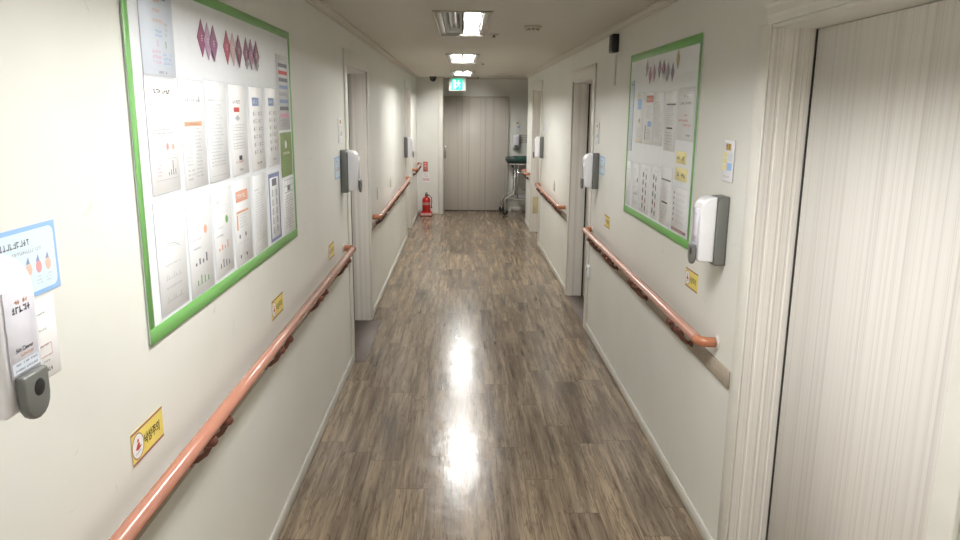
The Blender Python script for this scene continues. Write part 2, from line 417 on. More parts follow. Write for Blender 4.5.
lin.box(.001, D + .05, y0 - 2 + .02, y1 - 2 - .021, h - .012, h - .001, TRIM)
lin.build('door_lining', root)
cas = MB()
cas.bevbox(-.008, .0005, y1 - 2 - .021, y1 - 2 + .072, .001, h + .004, TRIM, .003, 2)
cas.bevbox(-.014, -.0008, y0 - 2 - .075, y0 - 2 + .004, .001, h + .004, TRIM, .004, 2)
cas.build('door_casing', root)
hd = MB()
pr = [(-.0008, h), (-.010, h), (-.012, h + .018), (-.018, h + .026), (-.020, h + .050), (-.029, h + .058), (-.031, h + .085), (-.042, h + .096), (-.046, h + .130), (-.0008, h + .130)]
vs = [(a, yy, z) for yy in (y0 - 2 - .09, y1 - 2 - .006) for a, z in pr]; k = len(pr)
hd.add(vs, [(i, (i + 1) % k, k + (i + 1) % k, k + i) for i in range(k)] + [tuple(range(k)), tuple(range(k, 2 * k))], TRIM)
hd.build('door_head_moulding', root)
gp = MB(); gp.box(D - .004, D + .012, y1 - 2 - .0275, y1 - 2 - .0215, .001, h - .013, DARKGAP); gp.build('door_gap_shade', root)  # dark strip stands in for the shadowed gap beside the panel
pn = MB(); pn.bevbox(D, D + .038, y0 - 2 + .022, y1 - 2 - .0278, .012, h - .014, STRIPE, .002, 1); pd = pn.build('door_panel', root)
fl = MB(); fl.bevbox(D - .008, D - .0005, 1.585 - 2, 1.602 - 2, .012, h - .02, mat('grey_door_shade', (.36, .34, .31), .4), .002, 1); fl.build('edge_shade_strip', pd)  # grey strip paints the deep shadow at the panel's near edge

# end sliding door
root = struct(bpy.data.objects.new('door_6', None)); COL.objects.link(root); root.location = (.225, YE, 0)
pn = MB(); pn.bevbox(-.555, .555, -.036, -.004, .012, 1.955, STRIPE_G, .002, 1); pd = pn.build('door_panel', root)
hn = MB(); hn.bevbox(-.535, -.510, -.050, -.0365, .92, 1.12, CHROME, .003, 2); hn.bevbox(-.528, -.517, -.056, -.0505, .95, 1.09, GREY_P, .002, 1); hn.build('door_handle', pd)
fr = MB(); fr.bevbox(.556, .580, -.044, -.001, .001, 1.98, mat('greige_frame', (.50, .465, .42), .5), .003, 1); fr.bevbox(-.558, .556, -.044, -.001, 1.958, 1.98, MATS['greige_frame'], .003, 1); fr.build('door_frame', root)
gp = MB(); gp.box(-.555, .555, -.040, -.002, .001, .0115, DARKGAP); gp.build('door_gap_shade', root)  # dark strip paints the shade in the gap under the door
# corner trim of the short wall beside the end door
m = MB(); m.bevbox(-.405, -.3345, 12.545, 12.5595, .001, CEIL - .001, TRIM, .004, 2); m.bevbox(-.3345, -.322, 12.545, 13.0, .001, CEIL - .001, TRIM, .004, 2); struct(m.build('trim_3'))
# skirting line behind, threshold strip of the left doorway
m = MB(); m.bevbox(XL - .14, XL + .085, 4.93, 5.97, .0003, .0035, THRESH, .0015, 1); struct(m.build('trim_4'))
m = MB(); m.bevbox(XR - .004, XR + .14, 5.83, 6.84, .0003, .0035, THRESH, .0015, 1); struct(m.build('trim_5'))
# yellowed patch on the lining of the far right doorway
tag(m := None, '', '') if False else None
mb = MB(); mb.bevbox(XR + .02, XR + .13, 10.695, 10.6985, .27, .52, STAIN, .001, 1)
tag(mb.build('tape_patch'), 'yellowed rectangular patch low on the lining of the far right doorway', 'patch')

# ------------------------------------------------------------------ ceiling lights
def ceiling_light(a, b, lit, label):
    t = thing('ceiling_light', label, 'ceiling light', (0, (a + b) / 2, CEIL), group='recessed twin-bay ceiling lights')
    L = (b - a) / 2; H = .105; w = .16
    e = .0015
    hs = MB()
    hs.box(-w + e, w - e, -L + e, L - e, H, H + .01, FIXT)
    for sgn in (-1, 1):
        hs.box(*sorted((sgn * (w - e), sgn * (w - .008))), -L + e, L - e, -.001, H, FIXT)
        hs.box(-w + .008, w - .008, *sorted((sgn * (L - e), sgn * (L - .010))), -.001, H, FIXT)
        hs.bevbox(*sorted((sgn * (w - .008), sgn * (w - .036))), -L + .010, L - .010, .004, .014, mat('fixture_side_panel', (.66, .65, .61), .35), .002, 1)
        for yy in (-L + .09, L - .09):
            hs.lathe([(0, .0005), (.006, .0005), (.007, .004)], CHROME, (sgn * (w - .022), yy, 0), 8)
    hs.build('housing', t)
    rim = MB()
    for sgn in (-1, 1):
        rim.bevbox(*sorted((sgn * (w - .004), sgn * (w + .012))), -L - .012, L + .012, -.010, -.0008, FIXT, .003, 1)
        rim.bevbox(-w + .004, w - .004, *sorted((sgn * (L - .004), sgn * (L + .012))), -.010, -.0008, FIXT, .003, 1)
    rim.build('rim', t)
    for i, sgn in enumerate((-1, 1)):
        c = sgn * .062; hw = .058
        rf = MB(); pts = []
        for k in range(11):
            u = -1 + 2 * k / 10; pts.append((c + hw * u,   .012 + .078 * (1 - abs(u) ** 2.4)))
        vs = [(x, yy, z) for yy in (-L + .02, L - .02) for x, z in pts]; n = len(pts)
        rf.add(vs, [(k, k + 1, n + k + 1, n + k) for k in range(n - 1)], ALU, True)
        rf.add([(x, -L + .02, z) for x, z in pts], [tuple(range(n))], ALU); rf.add([(x, L - .02, z) for x, z in pts], [tuple(range(n))], ALU)
        r = rf.build('reflector', t)
        on = lit[i]
        lm = MB(); z = .050
        pth = [(c - .016, L - .09, z), (c - .016, -L + .10, z), (c - .012, -L + .085, z), (c, -L + .078, z), (c + .012, -L + .085, z), (c + .016, -L + .10, z), (c + .016, L - .09, z)]
        lm.tube(pth, .0095, LAMP if on else LAMP_OFF, 10)
        lp = lm.build('lit_lamp' if on else 'unlit_lamp', t); lp['label'] = 'glowing white twin tube' if on else 'unlit grey twin tube'
        sk = MB(); sk.bevbox(c - .030, c + .030, L - .095, L - .035, .036, .066, WHITE_P, .004, 1); sk.build('lamp_socket', t)
LN = ['recessed ceiling light behind the viewpoint', 'recessed ceiling light above the near end of the large left notice board',
      'nearest visible ceiling light with its left bay unlit and right bay lit', 'middle visible ceiling light with both bays lit, second from the front',
      'farthest ceiling light with both bays lit, just before the exit sign']
for i, (a, b) in enumerate(LIGHTS): ceiling_light(a, b, (i != 2, True), LN[i])

# ------------------------------------------------------------------ handrails
def handrail(side, y0, y1, z, label, ends, brs, name='handrail'):
    """ends: (near elbow?, far elbow?)"""
    s = -side; xw = XL if side < 0 else XR; off = .068; r = .0200
    t = thing(name, label, 'handrail', (xw, (y0 + y1) / 2, z), group='salmon wall handrails'); oy = (y0 + y1) / 2
    mb = MB()
    mb.tube([(s * off, y0 - oy + (.05 if ends[0] else 0), 0), (s * off, y1 - oy - (.05 if ends[1] else 0), 0)], r, RAILM, 18, not ends[0])
    mb.build('rail_tube', t)
    for k, (yy, d) in enumerate(((y0 - oy, 1), (y1 - oy, -1))):
        if not ends[k]: continue
        el = MB(); pts = [(s * off, yy + d * .05, 0)]
        for j in range(7):
            a = PI / 2 * j / 6; R = .038
            pts.append((s * (off - R + R * math.cos(a)), yy + d * (R + .004 - R * math.sin(a)) , 0))
        pts.append((s * .010, yy + d * .004, 0))
        el.tube(pts, r + .0006, RAILCAP, 18)
        e = el.build('rail_elbow', t)
        fl = MB(); fl.lathe([(0, s * .006), (.025, s * .006), (.029, s * .001)], TRIM, (0, yy + d * .004, 0), 20, 'x'); fl.build('wall_flange', e)
    for by in brs:
        for dy in (-.07, .07):
            b = MB()
            yy = by - oy + dy
            b.tube([(s * .0095, yy, -.092), (s * .030, yy, -.090), (s * .055, yy, -.070), (s * off, yy, -.040)], [.011, .008, .008, .012], BRACK, 10)
            b.lathe([(0, -.046), (.017, -.045), (.023, -.036), (.021, -.026), (.015, -.0195)], BRACK, (s * off, yy, 0), 14)
            b.lathe([(0, s * .020), (.016, s * .019), (.019, s * .0095)], BRACK, (0, yy, -.092), 16, 'x')
            b.build('bracket', t)
    return t
def fr(a, b, n): return [a + (b - a) * k / (n - 1) for k in range(n)]
handrail(-1, .35, 4.66, .860, 'long salmon handrail on the near left wall below the large notice board', (False, True), [.39 + .79 * k for k in (0, 1, 2, 3, 4, 5)])
handrail(-1, 6.15, 9.86, .850, 'salmon handrail on the left wall between the two left doorways', (True, True), fr(6.5, 9.5, 5))
handrail(-1, 11.14, 12.50, .860, 'short salmon handrail on the far left wall near the fire extinguisher', (True, True), fr(11.4, 12.2, 2))
handrail(1, 2.76, 5.62, .838, 'salmon handrail on the near right wall below the notice board', (True, True), [3.11, 3.91, 4.68, 5.28])
handrail(1, 7.10, 9.42, .820, 'salmon handrail on the right wall between the two far right doorways', (True, True), fr(7.45, 9.1, 3))
handrail(1, 10.90, 11.55, .830, 'short salmon handrail on the far right wall end beside the trolley bed', (True, True), [11.22])
def strip(side, y0, y1, z0, z1, label):
    x = (XL + .0006, XL + .009) if side < 0 else (XR - .009, XR - .0006)
    mb = MB(); mb.bevbox(*x, y0, y1, z0, z1, STRIPW, .002, 1)
    tag(mb.build('wall_strip'), label, 'wall strip', 'flat wooden strips behind the handrails')
strip(-1, .35, 4.80, .735, .80, 'flat grey-brown strip behind the long near left handrail')
strip(-1, 6.09, 9.94, .73, .795, 'flat grey-brown strip behind the left handrail between the two left doorways')
strip(1, 2.60, 5.70, .705, .775, 'flat grey-brown strip behind the near right handrail, ending beside the near door')
strip(1, 7.0, 9.48, .69, .76, 'flat grey-brown strip behind the right handrail between the far doorways')

# ------------------------------------------------------------------ notice boards
def board(side, ya, yb, z0, z1, tl, tb, tt, label):
    W = yb - ya
    loc = onL(ya, z0, .0006) if side < 0 else onR(yb, z0, .0006); rz = RL if side < 0 else RR
    t = thing('notice_board', label, 'notice board', loc, rz)
    p = MB(); p.box(.004, W - .004, -.005, 0, .004, z1 - z0 - .004, BOARD); p.build('board_panel', t)
    H = z1 - z0
    def strip_(n, x0, x1, a, b):
        f = MB(); f.bevbox(x0, x1, -.0068, -.0054, a, b, GREEN, .0004, 1); f.build(n, t)
    strip_('border_tape', 0, W, H - tt, H); strip_('border_tape', 0, W, 0, tb)
    strip_('border_tape', 0, tl, tb, H - tt); strip_('border_tape', W - tl, W, tb, H - tt)
    return t
board(-1, 1.73, 3.355, 1.155, 2.047, .028, .040, .030, 'large white notice board with green tape border on the left wall')
board(1, 3.195, 4.535, 1.128, 2.053, .026, .040, .040, 'white notice board with green tape border on the right wall')
Y0 = -.0013
def paper(side, y0, y1, z0, z1, label, draw, base=PAPER, group='papers on the left notice board', sleeve=True, name='notice_sheet', lift=.0065, jit=True):
    w, h = y1 - y0, z1 - z0
    loc = onL(y0, z0, lift) if side < 0 else onR(y1, z0, lift); rz = RL if side < 0 else RR
    mb = MB(); mb.bevbox(0, w, -.0012, 0, 0, h, base, .0004, 1)
    if sleeve:
        for a in ((0, .0025, 0, h), (w - .0025, w, 0, h), (0, w, 0, .0025), (0, w, h - .0025, h)): mb.q(*a, SLEEVE, -.00125)
    draw(mb, w, h)
    t = mb.build(name, None, loc, rz)
    return tag(t, label, 'notice', group)
Y = -.0016
def d_flow(m, w, h):
    m.q(.60 * w, .80 * w, .90 * h, .97 * h, BLUEP, Y)
    for (a, b, c, d, mt) in [(.42, .62, .83, .89, ORANGE), (.40, .66, .72, .78, ORANGE), (.38, .70, .60, .66, ORANGE), (.72, .84, .46, .64, INK), (.42, .66, .44, .54, SKYP), (.30, .55, .12, .30, PINKP), (.62, .88, .12, .28, SKYP)]:
        lines(m, a * w, b * w, c * h, d * h, max(1, int((d - c) * 22)), mt, Y, .6, 0)
    for x in (.47, .72): m.q(x * w, (x + .02) * w, .34 * h, .42 * h, PINKP if x < .5 else GREENP, Y)
    glyphs(m, .4 * w, .72 * w, .03 * h, .06 * h, INK_D, Y)
def d_form(m, w, h):
    glyphs(m, .25 * w, .85 * w, .86 * h, .90 * h, INK_K, Y)
    lines(m, .08 * w, .3 * w, .74 * h, .80 * h, 2, INK_D, Y)
    grid(m, .2 * w, .8 * w, .58 * h, .70 * h, 4, 4, INK, Y)
    lines(m, .12 * w, .85 * w, .50 * h, .56 * h, 2, INK_D, Y)
    grid(m, .2 * w, .42 * w, .36 * h, .45 * h, 2, 2, INK, Y); m.disc(.60 * w, .405 * h, .009, ROSEP, Y); m.disc(.80 * w, .40 * h, .008, PEACH, Y)
    grid(m, .16 * w, .9 * w, .12 * h, .30 * h, 1, 1, INK, Y)
    lines(m, .2 * w, .36 * w, .14 * h, .26 * h, 4, PINKP, Y, .5, 0)
    for i, q in enumerate((.03, .05, .13, .05)): m.q((.58 + i * .08) * w, (.60 + i * .08) * w, .15 * h, (.15 + q) * h, INK_D, Y)
def d_table(m, w, h):
    glyphs(m, .06 * w, .5 * w, .88 * h, .90 * h, INK, Y)
    for k in range(9): m.poly([(.12 * w + k * .08 * w, .80 * h), (.14 * w + k * .08 * w, .80 * h + .01 * (k % 3)), (.20 * w + k * .08 * w, .80 * h)], INK, Y)
    m.q(.12 * w, .86 * w, .575 * h, .62 * h, ORANGE, Y); glyphs(m, .16 * w, .8 * w, .585 * h, .605 * h, INK_D, Y - .0002)
    lines(m, .12 * w, .42 * w, .2 * h, .56 * h, 11, INK, Y, .45, .2); lines(m, .5 * w, .86 * w, .08 * h, .56 * h, 14, INK, Y, .45, .3)
    lines(m, .14 * w, .5 * w, .06 * h, .18 * h, 3, INK, Y)
def d_text(m, w, h):
    glyphs(m, .1 * w, .45 * w, .80 * h, .815 * h, INK_D, Y)
    lines(m, .12 * w, .88 * w, .14 * h, .77 * h, 19, INK, Y, .42, .35); m.q(.1 * w, .9 * w, .81 * h, .813 * h, INK, Y); m.q(.1 * w, .85 * w, .06 * h, .063 * h, INK, Y)
def d_head(mt, blk=True):
    def f(m, w, h):
        glyphs(m, .22 * w, .68 * w, .79 * h, .83 * h, INK_D, Y); m.q(.26 * w, .58 * w, .70 * h, .75 * h, mt, Y)
        m.poly([(.3 * w, .63 * h), (.45 * w, .67 * h), (.6 * w, .63 * h), (.45 * w, .60 * h)], INK, Y)
        for r in range(3): grid(m, .14 * w, .80 * w, (.50 - .1 * r) * h, (.56 - .1 * r) * h, 3, 2, INK, Y, .0014)
        if blk: m.q(.42 * w, .60 * w, .17 * h, .22 * h, INK_K, Y)
        lines(m, .22 * w, .8 * w, .12 * h, .16 * h, 1, REDP, Y); glyphs(m, .4 * w, .7 * w, .05 * h, .075 * h, INK_D, Y)
    return f
def d_blue(m, w, h):
    m.q(.2 * w, .68 * w, .77 * h, .87 * h, BLUEP, Y); glyphs(m, .25 * w, .6 * w, .80 * h, .84 * h, PAPER_W, Y - .0002)
    for r in range(6):
        for c in range(2):
            z = (.66 - r * .092) * h; x = (.2 + .38 * c) * w
            m.disc(x + .012, z + .006, .008, INK, Y, 8); lines(m, x + .028, x + .055, z - .004, z + .014, 2, INK_D if (r + c) % 2 else INK, Y, .5, 0)
    glyphs(m, .35 * w, .7 * w, .07 * h, .10 * h, INK_D, Y)
def d_strip(m, w, h):
    for k in range(8): m.q(.14 * w, .90 * w, (.84 - k * .095) * h, (.89 - k * .095) * h, [INK_D, REDP, INK_D, BLUEP, INK, BLUEP, INK_D, PINKP][k], Y)
    glyphs(m, .14 * w, .7 * w, .93 * h, .96 * h, INK, Y); lines(m, .14 * w, .85 * w, .04 * h, .14 * h, 3, INK, Y)
def d_green(m, w, h):
    m.q(.08 * w, .92 * w, .04 * h, .96 * h, OLIVE, Y); m.disc(.45 * w, .72 * h, .018, PAPER_W, Y - .0002, 7); glyphs(m, .2 * w, .8 * w, .5 * h, .56 * h, PAPER_W, Y - .0002)
    lines(m, .2 * w, .75 * w, .15 * h, .42 * h, 4, GREEN, Y - .0002)
def d_photo(m, w, h):
    grid(m, .15 * w, .9 * w, .74 * h, .96 * h, 3, 2, INK_D, Y, .002); m.q(.4 * w, .62 * w, .76 * h, .86 * h, INK_D, Y)
    lines(m, .15 * w, .88 * w, .06 * h, .68 * h, 13, INK_D, Y, .45, .35)
def d_chart(m, w, h):
    lines(m, .2 * w, .4 * w, .76 * h, .80 * h, 2, INK_D, Y, .5, .2)
    for r, z in enumerate((.70, .42, .22)):
        glyphs(m, .22 * w, .8 * w, z * h, (z + .015) * h, INK, Y)
        m.q(.2 * w, .8 * w, (z - .12) * h, (z - .117) * h, INK, Y)
        for k in range(8): m.q((.25 + .065 * k) * w, (.262 + .065 * k) * w, (z - .117) * h, (z - .09 + .02 * math.sin(k * 1.7 + r)) * h, INK, Y)
    m.poly([(.2 * w, .56 * h), (.4 * w, .61 * h), (.6 * w, .60 * h), (.8 * w, .55 * h), (.8 * w, .555 * h), (.6 * w, .607 * h), (.4 * w, .617 * h), (.2 * w, .565 * h)][::-1], INK, Y)
def d_bars(c1, c2, c3):
    def f(m, w, h):
        glyphs(m, .1 * w, .4 * w, .84 * h, .86 * h, INK_D, Y); grid(m, .14 * w, .8 * w, .72 * h, .80 * h, 1, 1, INK, Y)
        m.disc(.72 * w, .63 * h, .013, c1, Y); glyphs(m, .15 * w, .55 * w, .55 * h, .57 * h, INK, Y)
        glyphs(m, .15 * w, .5 * w, .46 * h, .48 * h, INK_D, Y)
        for k, q in enumerate((.03, .06, .04, .09)): m.q((.22 + .15 * k) * w, (.28 + .15 * k) * w, .30 * h, (.30 + q) * h, c2, Y)
        for k, q in enumerate((.05, .09, .07, .05)): m.q((.25 + .15 * k) * w, (.29 + .15 * k) * w, .10 * h, (.10 + q) * h, c3, Y)
        m.q(.15 * w, .85 * w, .097 * h, .10 * h, INK, Y)
    return f
def d_orange(m, w, h):
    m.q(.12 * w, .82 * w, .74 * h, .87 * h, mat('salmon_print', (.70, .36, .26), .5), Y); glyphs(m, .18 * w, .75 * w, .78 * h, .83 * h, PAPER_W, Y - .0002)
    m.q(.12 * w, .82 * w, .61 * h, .635 * h, ORANGE, Y); m.q(.12 * w, .2 * w, .42 * h, .60 * h, ORANGE, Y); lines(m, .28 * w, .8 * w, .42 * h, .59 * h, 5, INK, Y)
    grid(m, .14 * w, .8 * w, .12 * h, .26 * h, 2, 1, INK, Y)
    for x in (.25, .6): m.disc(x * w, .34 * h, .008, INK_D, Y, 8); m.disc(x * w, .1 * h, .007, INK_D, Y, 8)
def d_bframe(m, w, h):
    c = mat('slate_blue_print', (.20, .24, .42), .5)
    for a in ((.02, .12, .02, .98), (.88, .98, .02, .98), (.12, .88, .02, .06), (.12, .88, .92, .98)): m.q(a[0] * w, a[1] * w, a[2] * h, a[3] * h, c, Y)
    m.q(.3 * w, .7 * w, .80 * h, .90 * h, INK_D, Y)
    for r in range(5):
        for cc in range(2): m.disc((.32 + .34 * cc) * w, (.70 - .13 * r) * h, .012, INK, Y, 8, .016); lines(m, (.2 + .34 * cc) * w, (.44 + .34 * cc) * w, (.64 - .13 * r) * h, (.665 - .13 * r) * h, 1, INK_D, Y)

LP = [(1.815, 2.020, 1.800, 2.005, 'bluish flow chart sheet at the top left of the left notice board', d_flow, PAPER_B),
      (1.812, 1.997, 1.510, 1.797, 'top row form with bold title and bar chart at the near end of left board', d_form, PAPER_W),
      (2.028, 2.212, 1.502, 1.800, 'top row sheet with orange header bar over a table on the left board', d_table, PAPER),
      (2.229, 2.420, 1.502, 1.805, 'top row dense grey text sheet beside orange header table on left board', d_text, PAPER),
      (2.450, 2.640, 1.502, 1.802, 'top row flow diagram with a small red box near its top on left board', d_head(REDP), PAPER_W),
      (2.683, 2.865, 1.502, 1.802, 'nearer of two blue titled icon sheets in the top row of left board', d_blue, PAPER_W),
      (2.910, 3.085, 1.502, 1.805, 'farther of two blue titled icon sheets in the top row of left board', d_blue, PAPER_W),
      (3.100, 3.300, 1.636, 1.942, 'tall grey poster of stacked coloured bars at the top right of the left board', d_strip, mat('grey_poster', (.56, .57, .58), .35)),
      (3.110, 3.312, 1.440, 1.630, 'olive green poster on the right edge of the left board', d_green, OLIVE),
      (3.112, 3.322, 1.200, 1.436, 'grey sheet of dark text with a photo grid below the olive poster on left board', d_photo, PAPER),
      (1.805, 1.995, 1.204, 1.494, 'bottom row sheet with three faint charts at near end of left board', d_chart, PAPER),
      (2.018, 2.208, 1.198, 1.484, 'bottom row sheet with an orange dot and green bars on the left board', d_bars(ORANGE, INK_D, GREENP), PAPER),
      (2.226, 2.406, 1.206, 1.480, 'bottom row sheet with a green dot and orange bars on the left board', d_bars(GREENP, ORANGE, INK_D), PAPER),
      (2.436, 2.634, 1.200, 1.490, 'bottom row sheet with a large salmon title block on the left board', d_orange, PAPER),
      (2.668, 2.842, 1.200, 1.488, 'bottom row plain grey text sheet beside the salmon titled one on left board', d_text, PAPER),
      (2.884, 3.062, 1.200, 1.480, 'bottom row sheet with a slate blue frame on the left board', d_bframe, PAPER)]
for a in LP: paper(-1, a[0], a[1], a[2], a[3], a[4], a[5], a[6])

def d_r1(m, w, h):
    m.q(.15 * w, .30 * w, .90 * h, .96 * h, YELLOW, Y); m.q(.15 * w, .7 * w, .66 * h, .86 * h, SKYP, Y); m.poly([(.3 * w, .44 * h), (.5 * w, .5 * h), (.5 * w, .38 * h)][::-1], GREENP, Y)
    lines(m, .12 * w, .8 * w, .1 * h, .3 * h, 6, INK, Y); m.q(.1 * w, .9 * w, .03 * h, .05 * h, YELLOW, Y)
def d_r2(m, w, h):
    m.q(.08 * w, .9 * w, .80 * h, .93 * h, mat('soft_red_print', (.62, .22, .18), .5), Y); glyphs(m, .15 * w, .8 * w, .84 * h, .89 * h, PAPER_W, Y - .0002)
    lines(m, .12 * w, .8 * w, .48 * h, .74 * h, 7, INK, Y); m.q(.35 * w, .8 * w, .34 * h, .44 * h, SKYP, Y); m.q(.04 * w, .12 * w, .08 * h, .36 * h, INK_D, Y); lines(m, .2 * w, .85 * w, .08 * h, .3 * h, 7, INK_D, Y)
def d_r4(m, w, h):
    m.q(.1 * w, .9 * w, .76 * h, .785 * h, INK_D, Y); lines(m, .1 * w, .86 * w, .42 * h, .74 * h, 9, INK, Y); m.q(.2 * w, .72 * w, .37 * h, .395 * h, INK_K, Y); lines(m, .1 * w, .86 * w, .08 * h, .32 * h, 5, INK, Y, .5)
def d_r5(m, w, h):
    grid(m, .06 * w, .94 * w, .88 * h, .97 * h, 4, 2, INK, Y); glyphs(m, .35 * w, .6 * w, .80 * h, .85 * h, INK_D, Y); glyphs(m, .1 * w, .9 * w, .68 * h, .725 * h, INK_D, Y)
    glyphs(m, .4 * w, .6 * w, .46 * h, .49 * h, REDP, Y); glyphs(m, .1 * w, .7 * w, .36 * h, .40 * h, REDP, Y); glyphs(m, .4 * w, .9 * w, .27 * h, .31 * h, REDP, Y); glyphs(m, .6 * w, .9 * w, .08 * h, .12 * h, INK_D, Y)
def d_photos(m, w, h):
    glyphs(m, .4 * w, .8 * w, .88 * h, .91 * h, INK, Y)
    for r in range(5): m.disc(.3 * w, (.78 - .16 * r) * h, .013, INK_D, Y, 8, .017); m.disc(.62 * w, (.75 - .16 * r) * h, .011, MAROON if r % 2 else INK_D, Y, 8, .016); lines(m, .2 * w, .8 * w, (.67 - .16 * r) * h, (.69 - .16 * r) * h, 1, INK, Y)
def d_side(m, w, h):
    for k in range(6): m.disc(.1 * w, (.86 - .12 * k) * h, .007, INK_D, Y, 8); lines(m, .25 * w, .9 * w, (.80 - .12 * k) * h, (.88 - .12 * k) * h, 3, INK, Y)
    m.q(.04 * w, .96 * w, .03 * h, .09 * h, MAROON, Y); glyphs(m, .1 * w, .85 * w, .045 * h, .075 * h, PAPER_W, Y - .0002)
def d_bl(m, w, h):
    glyphs(m, .2 * w, .8 * w, .93 * h, .96 * h, INK_D, Y); lines(m, .2 * w, .8 * w, .06 * h, .88 * h, 16, SKYP, Y, .3, .4); m.q(.93 * w, w, .0, h, INK_D, Y)
RG = 'papers on the right notice board'
RP = [(4.400, 4.490, 1.500, 1.905, 'narrow pale blue strip with a dark edge at the upper left of the right board', d_bl, PAPER_B),
      (4.150, 4.315, 1.555, 1.836, 'top row sheet with yellow and blue blocks on the right board', d_r1, PAPER_W),
      (3.930, 4.105, 1.555, 1.832, 'top row sheet with a soft red title block on the right board', d_r2, PAPER_W),
      (3.738, 3.914, 1.555, 1.828, 'top row small grey text sheet beside the red titled one on right board', d_text, PAPER_W),
      (3.505, 3.704, 1.540, 1.828, 'top row grey sheet with a bold black line across it on right board', d_r4, PAPER),
      (3.238, 3.484, 1.600, 1.836, 'top row sheet with sparse red and black lines at near end of right board', d_r5, PAPER),
      (4.372, 4.500, 1.180, 1.442, 'bottom row grey text sheet at the far end of the right board', d_text, PAPER),
      (4.165, 4.322, 1.180, 1.442, 'bottom row sheet with small charts and a dot on the right board', d_bars(INK_D, INK_D, INK), PAPER),
      (3.935, 4.130, 1.180, 1.448, 'farther of two dark photo sheets in the bottom row of right board', d_photos, PAPER),
      (3.748, 3.891, 1.180, 1.455, 'nearer of two dark photo sheets in the bottom row of right board', d_photos, PAPER),
      (3.512, 3.714, 1.180, 1.465, 'bottom row lined grey sheet between a photo sheet and the brown barred sheet', d_r4, PAPER),
      (3.238, 3.482, 1.175, 1.386, 'bottom row sheet with a brown foot bar at near end of right board', d_side, PAPER)]
for a in RP: paper(1, a[0], a[1], a[2], a[3], a[4], a[5], a[6], RG)
def d_tag(m, w, h):
    glyphs(m, .12 * w, .45 * w, .3 * h, .62 * h, INK_D, Y); glyphs(m, .55 * w, .9 * w, .3 * h, .62 * h, INK_D, Y)
paper(1, 3.315, 3.470, 1.494, 1.550, 'upper of the two small yellow labels on the right board', d_tag, YELLOW_L, 'yellow labels on the right board', False, 'yellow_label')
paper(1, 3.285, 3.472, 1.416, 1.476, 'lower of the two small yellow labels on the right board', d_tag, YELLOW_L, 'yellow labels on the right board', False, 'yellow_label')

# diamond title tags
ORDI = 0
def diamond(side, y, z, w, h, mt, label, grp, lean=0., glint=False):
    lf = .0064 + .0013 * ORDI; globals()['ORDI'] = (ORDI + 1) % 3
    loc = onL(y, z, lf) if side < 0 else onR(y, z, lf); rz = RL if side < 0 else RR
    t = thing('title_tag', label, 'paper tag', loc, rz, grp)
    mb = MB(); mb.slab([(-w / 2, lean), (0, -h / 2), (w / 2, -lean), (0, h / 2)], -.0010, 0, mt); mb.build('foil', t)
    g = MB(); s = h * .075
    g.q(-s * .7, s * .7, s * .75, s, PAPER_W, -.0012); g.q(-s * .12, s * .12, -s * .2, s * .8, PAPER_W, -.0012); g.q(-s * .8, s * .8, -s * .4, -s * .16, PAPER_W, -.0012); g.q(-s * .5, s * .5, -s * 1.1, -s * .86, PAPER_W, -.0012)
    g.build('character', t)
    if glint:
        c = MB(); c.slab([(-w * .3, -h * .35), (0, -h * .5), (w * .3, -h * .3), (.0, -h * .18)], -.0022, -.0012, PURPLE[6]); c.build('tape_glint', t)  # glint on the tag's clear tape, made as a silvery patch
ORD = ['first', 'second', 'third', 'fourth', 'fifth', 'sixth', 'seventh', 'eighth', 'ninth']
NMC = ['plum', 'pale mauve', 'violet', 'wine red', 'faded rose', 'dark wine', 'dark plum', 'dark violet', 'darkest plum']
for i, (y, z) in enumerate([(2.238, 1.921), (2.286, 1.916), (2.334, 1.914), (2.470, 1.914), (2.530, 1.912), (2.590, 1.911), (2.685, 1.911), (2.740, 1.911), (2.805, 1.911)]):
    diamond(-1, y, z, .074, .106, PURPLE[[0, 1, 2, 3, 4, 5, 5, 2, 5][i]], '%s diamond tag, %s from the near end of left board title row' % (NMC[i], ORD[i]), 'diamond title tags on the left board', 0, i in (6, 8))
RD = [(4.122, 1.960, 6, 'silvery'), (4.047, 1.918, 3, 'wine'), (3.958, 1.927, 1, 'mauve'), (3.863, 1.940, 2, 'violet'), (3.780, 1.937, 5, 'dark plum'), (3.700, 1.918, 7, 'slate lilac'), (3.619, 1.912, 7, 'slate'), (3.536, 1.970, 8, 'gold')]
for i, (y, z, k, nm) in enumerate(RD):
    diamond(1, y, z, .058, .092, PURPLE[k], '%s diamond tag, %s from the far end of right board title row' % (nm, ORD[i]), 'diamond title tags on the right board', 0, i in (0, 4, 5))

